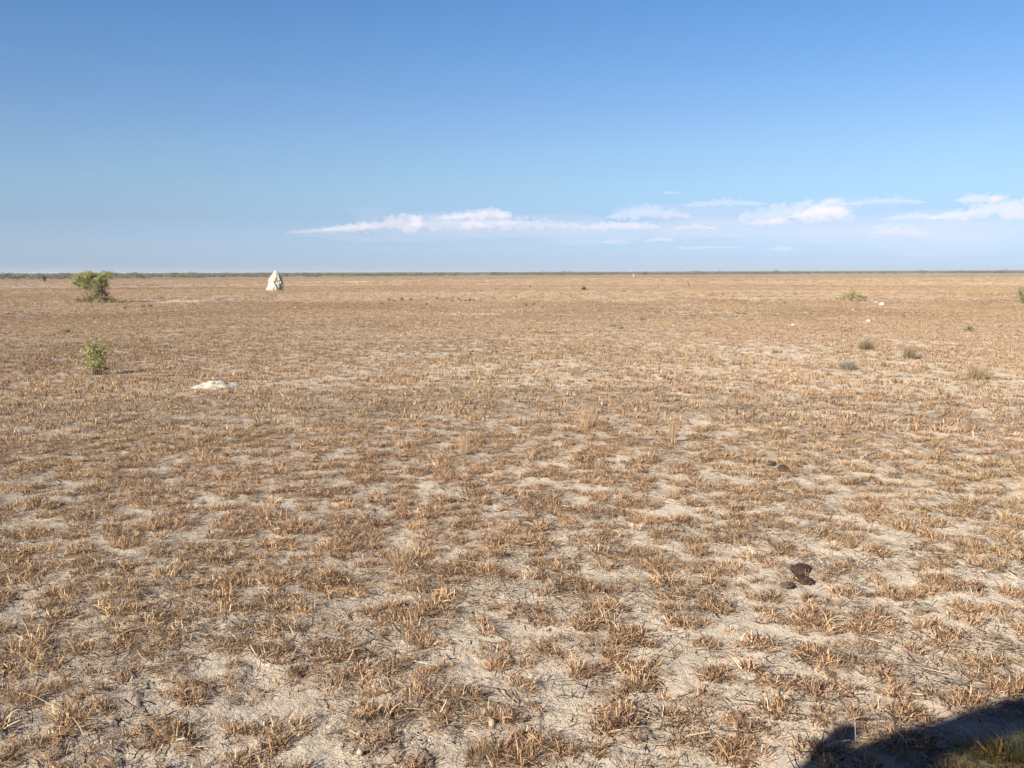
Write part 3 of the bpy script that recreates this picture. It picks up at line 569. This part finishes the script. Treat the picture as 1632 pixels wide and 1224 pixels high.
# termite mound
def mound():
    b = G(439, 463.3); s = PXM(439, 463.3); b.z = 0
    # silhouette half widths (left, right) by height, in photograph pixels
    prof = [(0, -13.0, 12.6), (3, -12.4, 12.8), (7, -10.6, 12.4), (12, -9.8, 12.2), (17, -8.6, 11.4), (21, -7.2, 10.2), (25, -4.8, 8.4), (28, -2.8, 6.4), (30.3, -1.4, 4.8), (31.4, -.5, 3.7), (32, .8, 2.1)]
    nz, na = 150, 200; hh = np.linspace(0, 32, nz); pr = np.array(prof)
    l = np.interp(hh, pr[:, 0], pr[:, 1]); r = np.interp(hh, pr[:, 0], pr[:, 2]); cx = (l+r)/2*s; rw = (r-l)/2*s
    A = np.linspace(0, 2*np.pi, na, endpoint=False); HH, AA = np.meshgrid(hh, A, indexing='ij')
    ca = np.cos(AA); sa = np.sin(AA)
    # ridges run down the flanks; hollows between them
    lob = .05*np.cos(AA*5+1.2+HH*.06)+.03*np.cos(AA*9+2-HH*.1)
    n3 = pn(ca*1.8+HH*.09, sa*1.8+HH*.05, 91)*.20+pn(ca*3.4+HH*.16, sa*3.4-HH*.14, 92)*.13+pn(ca*8+HH*.4, sa*8+HH*.35, 93)*.06
    env = 1-(HH/32)**5
    rad = rw[:, None]*(1+(lob*.8+n3)*env)
    pit = sm(pn(ca*3.0+HH*.2, sa*3.0-HH*.27, 95), .2, .55); rad -= pit*np.clip(.10+.22*ca, .05, .3)*env*np.interp(HH, [0, 25, 32], [1, .7, .1])
    x = cx[:, None]+rad*ca; y = rad*sa*.95; z = HH*s+.03*pn(ca*6, sa*6+HH*.3, 96)*env
    z[0] = -.05
    v = np.stack([x, y, z], -1).reshape(-1, 3); i = np.arange(nz-1)[:, None]*na; j = np.arange(na)[None, :]; j2 = (j+1) % na
    f = np.stack([i+j, i+j2, i+na+j2, i+na+j], -1).reshape(-1, 4); f = [tuple(map(int, q)) for q in f]+[tuple(range((nz-1)*na, nz*na))]
    me = mesh('termite_mound', v, f, M_MOUND, smooth=True); me.location = b
    tag(me, 'tall pale cone shaped termite mound rising over the horizon', 'termite mound')
M_MOUND = rough_mat('mound_clay', (.60, .57, .475), (.44, .395, .32), 2.2, .7, .05)
mound()
# ------------------------------------------------------------------ far scrub
def make_scrub():
    DK = [(.17, .18, .105, 3), (.22, .225, .14, 3), (.29, .28, .185, 2), (.25, .215, .16, 1)]
    P = []
    for i in range(6):
        cs = [(random.gauss(0, .8), random.gauss(0, .8), random.uniform(.7, 2.1)) for _ in range(7)]
        P.append(leaves(cs, [(random.uniform(.6, 1.1),)*2+(random.uniform(.5, .8),) for _ in cs], [34]*7, .34, DK, shell=.3))
    for i in range(3):                                   # taller trees with clear stems
        cs = [(random.gauss(0, .9), random.gauss(0, .9), random.uniform(2.4, 4.0)) for _ in range(6)]
        a = leaves(cs, [(random.uniform(.6, 1.0),)*2+(.6,) for _ in cs], [36]*6, .38, DK, shell=.3)
        k = 6; bs = np.array([(random.gauss(0, .2), random.gauss(0, .2), 0) for _ in range(k)]); d = np.array([(random.gauss(0, .25), random.gauss(0, .25), 1) for _ in range(k)])
        b = strips(bs, d, 0*d, np.full(k, 3.), np.full(k, .16), np.tile([1., 0, 0], (k, 1)), np.tile([.16, .13, .11], (k, 1)), 1, .5)
        P.append(join([a, b]))
    coll = protos('scrub', P); X = []; Y = []
    for r0, r1, dn in ((330, 520, 1/42), (520, 900, 1/42), (900, 1800, 1/80), (1800, 4200, 1/380)):
        x, y = ring(int(AREA(r0, r1, 42)*dn), r0, r1, 42); X.append(x); Y.append(y)
    x = np.concatenate(X); y = np.concatenate(Y); r = np.hypot(x, y); q = x/y
    edge = lerp(360, 800, sm(q, -.5, .55))+50*fbm(q*14, q*3, 3, 99)
    dens = fbm(x*.012, y*.004, 3, 98)
    k = (r > edge) & (rng.random(len(x)) < np.clip(.55+dens*1.4, .12, 1)); x = x[k]; y = y[k]; r = r[k]; q = q[k]; n = len(x)
    s = rng.uniform(.4, .75, n)*lerp(1, 1.45, sm(r, 420, 1500))*lerp(1.3, 1.15, sm(q, -.35, .45)); tall = rng.random(n) < .004; idx = np.where(tall, rng.integers(6, 9, n), rng.integers(0, 6, n))
    t = np.ones((n, 3))*rng.uniform(.75, 1.3, (n, 1))*lerp(np.array([1, 1, 1.]), np.array([1.15, .95, .9]), rng.random((n, 1)))
    print('scrub', n)
    scatter('scrub', np.stack([x, y, 0*x], 1), idx, np.stack([0*x, 0*x, rng.random(n)*6.28], 1), np.stack([s*1.25, s*1.25, s], 1), t, coll, 'far off belt of grey green scrub along the horizon', 'scrub')
make_scrub()
# ------------------------------------------------------------------ clouds (real volumes, 9 km out)
def make_clouds():
    D = 9000.0; K = D/F_PX; C3 = CM.to_3x3()
    def vol(name, dens, col):
        def b(nt, out):
            v = N(nt, 'ShaderNodeVolumePrincipled', ins={'Density': dens, 'Anisotropy': .0}); v.inputs['Color'].default_value = (*col, 1)
            nt.links.new(v.outputs[0], out.inputs['Volume'])
        return mat(name, b)
    MB = vol('cloud_bright', .0072, (.985, .92, .925)); MF = vol('cloud_faint', .0044, (1, .955, .975)); MV = vol('cloud_veil', .00018, (.95, .91, 1))
    def puff(name, lumps, m, label, voxel=7.5):
        """lumps: (px, py, half width, half height) in photograph pixels"""
        import bmesh
        bm = bmesh.new(); cx = sum(l[0] for l in lumps)/len(lumps); cy = sum(l[1] for l in lumps)/len(lumps)
        def pos(px, py): return (C3 @ Vector((px-816, 612-py, -F_PX))).normalized()*D+Vector((0, 0, CAM_H))
        o0 = pos(cx, cy); yaw = -math.atan2(o0.x, o0.y)
        bmesh.ops.create_icosphere(bm, subdivisions=2, radius=1)
        sv = np.array([v.co[:] for v in bm.verts]); sf = np.array([[v.index for v in f.verts] for f in bm.faces]); bm.free(); V = []; Fc = []
        for i, (px, py, w, h) in enumerate(lumps):
            V.append(sv*np.array([w*K, w*K*.8, h*K])+np.array([(px-cx)*K, random.gauss(0, .35)*w*K*.5, -(py-cy)*K])); Fc.append(sf+i*len(sv))
        o = mesh(name, np.vstack(V), np.vstack(Fc), m); o.location = o0; o.rotation_euler.z = yaw
        md = o.modifiers.new('remesh', 'REMESH'); md.mode = 'VOXEL'; md.voxel_size = voxel
        tag(o, label, 'cloud', 'small white clouds low over the plain')
    def heap(x0, x1, base, tops, n, big=1.0):
        """billowing lumps along a base line; tops: height of the crest at fractions of the width"""
        L = []
        for i in range(n):
            u = random.random(); px = x0+(x1-x0)*u; top = np.interp(u, *zip(*tops)); v = random.random()**.7
            r = big*random.uniform(2.2, 6.5)*(1-.35*v)*max(.35, top/26)**.6; r = min(r, top*.5+1)
            py = base-max(r*.6, v*(top-r)); L.append((px, py, r*random.uniform(1.1, 1.6), r))
            for q in range(5):
                a = random.uniform(-1.5, 1.5); L.append((px+math.sin(a)*r*1.2, py-math.cos(a)*r*.95, r*random.uniform(.25, .6), r*random.uniform(.22, .5)))
        m = max(2, int((x1-x0)/9))                       # a core that ties the lumps into one cloud
        for i in range(m+1):
            u = i/m; top = np.interp(u, *zip(*tops)); L.append((x0+(x1-x0)*u, base-top*.38, (x1-x0)/m*.85+1, (top*.27+.5)*random.uniform(.6, 1.15)*(.45 if i in (0, m) else 1)))
        return L
    C = [('cloud', heap(466, 590, 372, [(0, 4), (.4, 13), (1, 24)], 70), MF, 'thin pale left end of the cloud bank, trailing low'),
         ('cloud', heap(520, 672, 369, [(0, 6), (.25, 13), (.5, 22), (.72, 34), (1, 27)], 120, 1.1), MB, 'long bright cloud rising to the right, farthest left'),
         ('cloud', heap(660, 815, 366, [(0, 24), (.4, 30), (.8, 37), (1, 28)], 110, 1.2), MF, 'broad bright cloud next right of the long one'),
         ('cloud', heap(700, 808, 349, [(0, 5), (.4, 13), (.75, 21), (1, 12)], 70, 1.2), MB, 'bright crest capping the broad cloud'),
         ('cloud', heap(732, 782, 367, [(0, 12), (.5, 22), (1, 12)], 30, 1.1), MB, 'round bright puff under the capping crest'),
         ('cloud', heap(800, 925, 366, [(0, 26), (.5, 22), (1, 11)], 80, 1.1), MF, 'faint grey white cloud trailing right of the broad one'),
         ('cloud', heap(932, 1045, 367, [(0, 10), (.3, 19), (.7, 16), (1, 12)], 60), MB, 'flat cloud under the pale one in the middle right'),
         ('cloud', heap(970, 1100, 349, [(0, 8), (.4, 27), (.7, 22), (1, 8)], 80, 1.1), MF, 'pale domed cloud above the flat one'),
         ('cloud', heap(1080, 1140, 367, [(0, 9), (.5, 15), (1, 7)], 28), MB, 'small pale cloud between the domed one and the large one'),
         ('cloud', heap(1096, 1212, 329, [(0, 9), (.5, 17), (1, 8)], 60), MF, 'thin flat cloud high right of the middle'),
         ('cloud', heap(1190, 1345, 353, [(0, 24), (.6, 35), (.9, 37), (1, 22)], 110, 1.2), MF, 'large hazy cloud with a bright right end'),
         ('cloud', heap(1270, 1342, 348, [(0, 12), (.6, 29), (.8, 31), (1, 16)], 45, 1.1), MB, 'bright end of the large hazy cloud'),
         ('cloud', heap(1196, 1252, 359, [(0, 9), (.6, 17), (1, 11)], 28), MB, 'small bright cloud under the left of the large hazy one'),
         ('cloud', heap(1358, 1460, 326, [(0, 8), (.5, 17), (1, 8)], 50), MF, 'thin grey cloud left of the brightest one'),
         ('cloud', heap(1420, 1490, 350, [(0, 8), (.6, 15), (1, 6)], 34), MF, 'faint small cloud below the thin grey one'),
         ('cloud', heap(1402, 1474, 377, [(0, 20), (.4, 24), (1, 9)], 40), MF, 'lone pinkish cloud hanging lower than its neighbours'),
         ('cloud', heap(1536, 1582, 323, [(0, 15), (.4, 19), (1, 15)], 30), MB, 'bright small puff topping the cloud at the right edge'),
         ('cloud', heap(1500, 1660, 347, [(0, 7), (.3, 21), (.55, 36), (.8, 29), (1, 25)], 110, 1.1), MB, 'brightest billowing cloud at the right edge'),
         ('cloud', heap(1232, 1262, 401, [(0, 9), (.5, 14), (1, 7)], 16), MF, 'tiny pink cloud lowest over the plain'),
         ('cloud', heap(1032, 1076, 386, [(0, 6), (.5, 12), (1, 6)], 16), MF, 'tiny faint cloud low in the middle right'),
         ('cloud', heap(1055, 1083, 309, [(0, 3), (.5, 6), (1, 3)], 10), MF, 'tiny wisp above all the others'),
         ('cloud', heap(958, 1004, 388, [(0, 5), (.5, 9), (1, 5)], 16), MF, 'small low faint cloud left of the tiny faint one'),
         ('cloud', heap(1085, 1180, 397, [(0, 4), (.5, 7), (1, 4)], 26), MF, 'long faint streak of cloud near the horizon')]
    for nm, l, m, lab in C: puff(nm, l, m, lab)
    for cxp, cyp, w, h, lab in [(820, 366, 330, 26, 'wide pale veil of cloud beneath the bright clouds'), (1240, 362, 330, 36, 'wide lilac veil of cloud behind the right hand clouds'), (1560, 370, 300, 34, 'pale veil of cloud reaching past the right edge')]:
        L = [(cxp, cyp, w*.75, h*.4)]+[(cxp+random.uniform(-.95, .95)*w, cyp+random.gauss(0, .4)*h, random.uniform(.05, .3)*w, random.uniform(.12, .4)*h) for _ in range(46)]
        puff('cloud_veil', L, MV, lab, 22)
make_clouds()
# ------------------------------------------------------------------ the tour vehicle the picture was taken from (its shadow falls into view)
def vehicle():
    def paint(name, c, rough=.4):
        def b(nt, out):
            p = N(nt, 'ShaderNodeBsdfPrincipled', ins={'Roughness': rough}); f = noise(nt, 3, 5)
            nt.links.new(mixc(nt, c, tuple(q*.8 for q in c), rampf(nt, f, .4, .7)), p.inputs['Base Color']); nt.links.new(p.outputs[0], out.inputs[0])
        return mat(name, b)
    W = paint('cream_paint', (.72, .68, .58)); BK = paint('black_plastic', (.03, .03, .03), .6); RB = paint('tyre_rubber', (.035, .033, .03), .85); ST = paint('steel', (.45, .45, .45), .35)
    def gl(nt, out):
        t = N(nt, 'ShaderNodeBsdfTransparent'); t.inputs[0].default_value = (.46, .45, .26, 1); g = N(nt, 'ShaderNodeBsdfGlossy', ins={'Roughness': .02}); m = N(nt, 'ShaderNodeMixShader', ins={0: .06})
        nt.links.new(t.outputs[0], m.inputs[1]); nt.links.new(g.outputs[0], m.inputs[2]); nt.links.new(m.outputs[0], out.inputs[0])
    GL = mat('tinted_glass', gl)
    t = thing('tour_vehicle', (-.6, -1.05, 0), 'tall cream four wheel drive tour vehicle just outside the view, casting the corner shadow', 'vehicle'); O = Vector((-.6, -1.05, 0))
    def part(name, v, f, m, par=t, bev=0, smooth=False):
        if par is t: v = [Vector(q)-O for q in v]
        o = mesh(name, v, f, m, par, smooth=smooth)
        if bev: md = o.modifiers.new('bevel', 'BEVEL'); md.width = bev; md.segments = 2
        return o
    def prism(pts, y0, y1):                              # closed outline in x, z pushed through y
        n = len(pts); v = [(x, y0, z) for x, z in pts]+[(x, y1, z) for x, z in pts]
        return v, [tuple(range(n))[::-1], tuple(range(n, 2*n))]+[(i, (i+1) % n, n+(i+1) % n, n+i) for i in range(n)]
    def cat(lst):
        V = []; Fc = []
        for v, f in lst: o = len(V); V += v; Fc += [tuple(q+o for q in k) for k in f]
        return V, Fc
    YN, YF = -.15, -1.95
    part('body', *prism([(-3.2, .62), (-3.2, 1.18), (-3.05, 1.32), (-1.98, 1.44), (-1.9, 1.40), (2.2, 1.40), (2.25, .62), (1.75, .62), (1.62, .95), (1.2, 1.0), (.85, .9), (.72, .60), (-1.9, .60), (-2.02, .92), (-2.35, 1.0), (-2.72, .92), (-2.84, .62)], YF, YN), W, bev=.03)
    RP = [(-1.79, 2.08), (-1.70, 2.15), (-1.58, 2.235), (-1.46, 2.305), (-1.33, 2.36), (-1.15, 2.405), (-.9, 2.435), (-.5, 2.455), (2.15, 2.455)]
    def roof(x0, x1, y0, y1, th=.045, dz=0):
        xs = sorted({x0, x1, *[p[0] for p in RP if x0 < p[0] < x1]}); z = [float(np.interp(x, *zip(*RP)))+dz for x in xs]
        return prism(list(zip(xs, z))+[(x, q-th) for x, q in list(zip(xs, z))[::-1]], y0, y1)
    part('roof', *cat([roof(-1.79, 2.15, -.34, YN), roof(-1.79, 2.15, YF, -1.77), roof(-1.79, -1.64, -1.77, -.34), roof(-.95, 2.15, -1.77, -.34)]), W)
    part('roof_hatch', *roof(-1.64, -.95, -1.77, -.34, .01, -.015), GL)
    # side rails and pillars; the near windows are open
    for y0, y1 in ((YN-.04, YN), (YF, YF+.04)):
        part('side_rail', *prism([(x, z-.046) for x, z in RP]+[(x, z-.14) for x, z in RP[::-1]], y0, y1), W)
        for pts in ([(-1.97, 1.40), (-1.835, 1.95), (-1.78, 2.06), (-1.52, 2.06), (-1.50, 1.40)], [(-.55, 1.4), (-.55, 2.32), (-.43, 2.32), (-.43, 1.4)], [(.75, 1.4), (.75, 2.32), (.87, 2.32), (.87, 1.4)], [(2.03, 1.4), (2.03, 2.32), (2.15, 2.32), (2.15, 1.4)]):
            part('pillar', *prism(pts, y0, y1), W)
    part('windscreen', *prism([(-1.95, 1.44), (-1.80, 2.04), (-1.79, 2.04), (-1.94, 1.44)], YF+.05, YN-.05), GL)
    part('rear_door', *prism([(2.12, 1.4), (2.12, 2.4), (2.15, 2.4), (2.15, 1.4)], YF+.05, YN-.05), W)
    sn = part('snorkel', *tube([(-2.3, YN+.04, 1.25), (-1.98, YN+.04, 1.42), (-1.84, YN+.04, 1.75), (-1.80, YN+.04, 2.06)], .035, .035, 10), BK)
    import bmesh
    bm = bmesh.new(); bmesh.ops.create_uvsphere(bm, u_segments=16, v_segments=10, radius=1, matrix=Matrix.Translation(Vector((-1.80, YN+.04, 2.105))-O) @ Matrix.Diagonal((.058, .05, .075, 1)))
    me = bpy.data.meshes.new('snorkel_head'); bm.to_mesh(me); bm.free(); me.materials.append(BK); o = bpy.data.objects.new('snorkel_head', me); scene.collection.objects.link(o); o.parent = sn
    part('bumper', *prism([(-3.38, .55), (-3.38, .80), (-3.2, .80), (-3.2, .55)], YF, YN), BK, bev=.02)
    for yy in (YN-.3, YF+.3):
        part('headlight', *tube([(-3.18, yy, 1.02), (-3.225, yy, 1.02)], .1, .095, 16), ST)
    for xx in (-2.37, 1.2):
        for yy in (YN-.02, YF+.27):
            w = part('wheel', *tube([(xx, yy-.25, .40), (xx, yy-.23, .40), (xx, yy-.02, .40), (xx, yy, .40)], .40, .40, 28), RB, bev=.02)
            r = part('rim', *tube([Vector((xx, yy-.26, .40))-O, Vector((xx, yy+.006, .40))-O], .21, .21, 20), ST, par=w)
vehicle()
# ------------------------------------------------------------------ haze
def haze():
    n = 48; Rr = 5100; v = []
    for z in (-1.0, 9.0): v += [(Rr*math.cos(i*6.28318/n), Rr*math.sin(i*6.28318/n), z) for i in range(n)]
    f = [tuple(range(n))[::-1], tuple(range(n, 2*n))]+[(i, (i+1) % n, n+(i+1) % n, n+i) for i in range(n)]
    def b(nt, out):
        p = N(nt, 'ShaderNodeVolumePrincipled', ins={'Density': HAZE_D, 'Anisotropy': .2}); p.inputs['Color'].default_value = (.84, .91, 1, 1); nt.links.new(p.outputs[0], out.inputs['Volume'])
    tag(mesh('haze', v, f, mat('haze', b)), kind='stuff')
HAZE_D = .00024
haze()
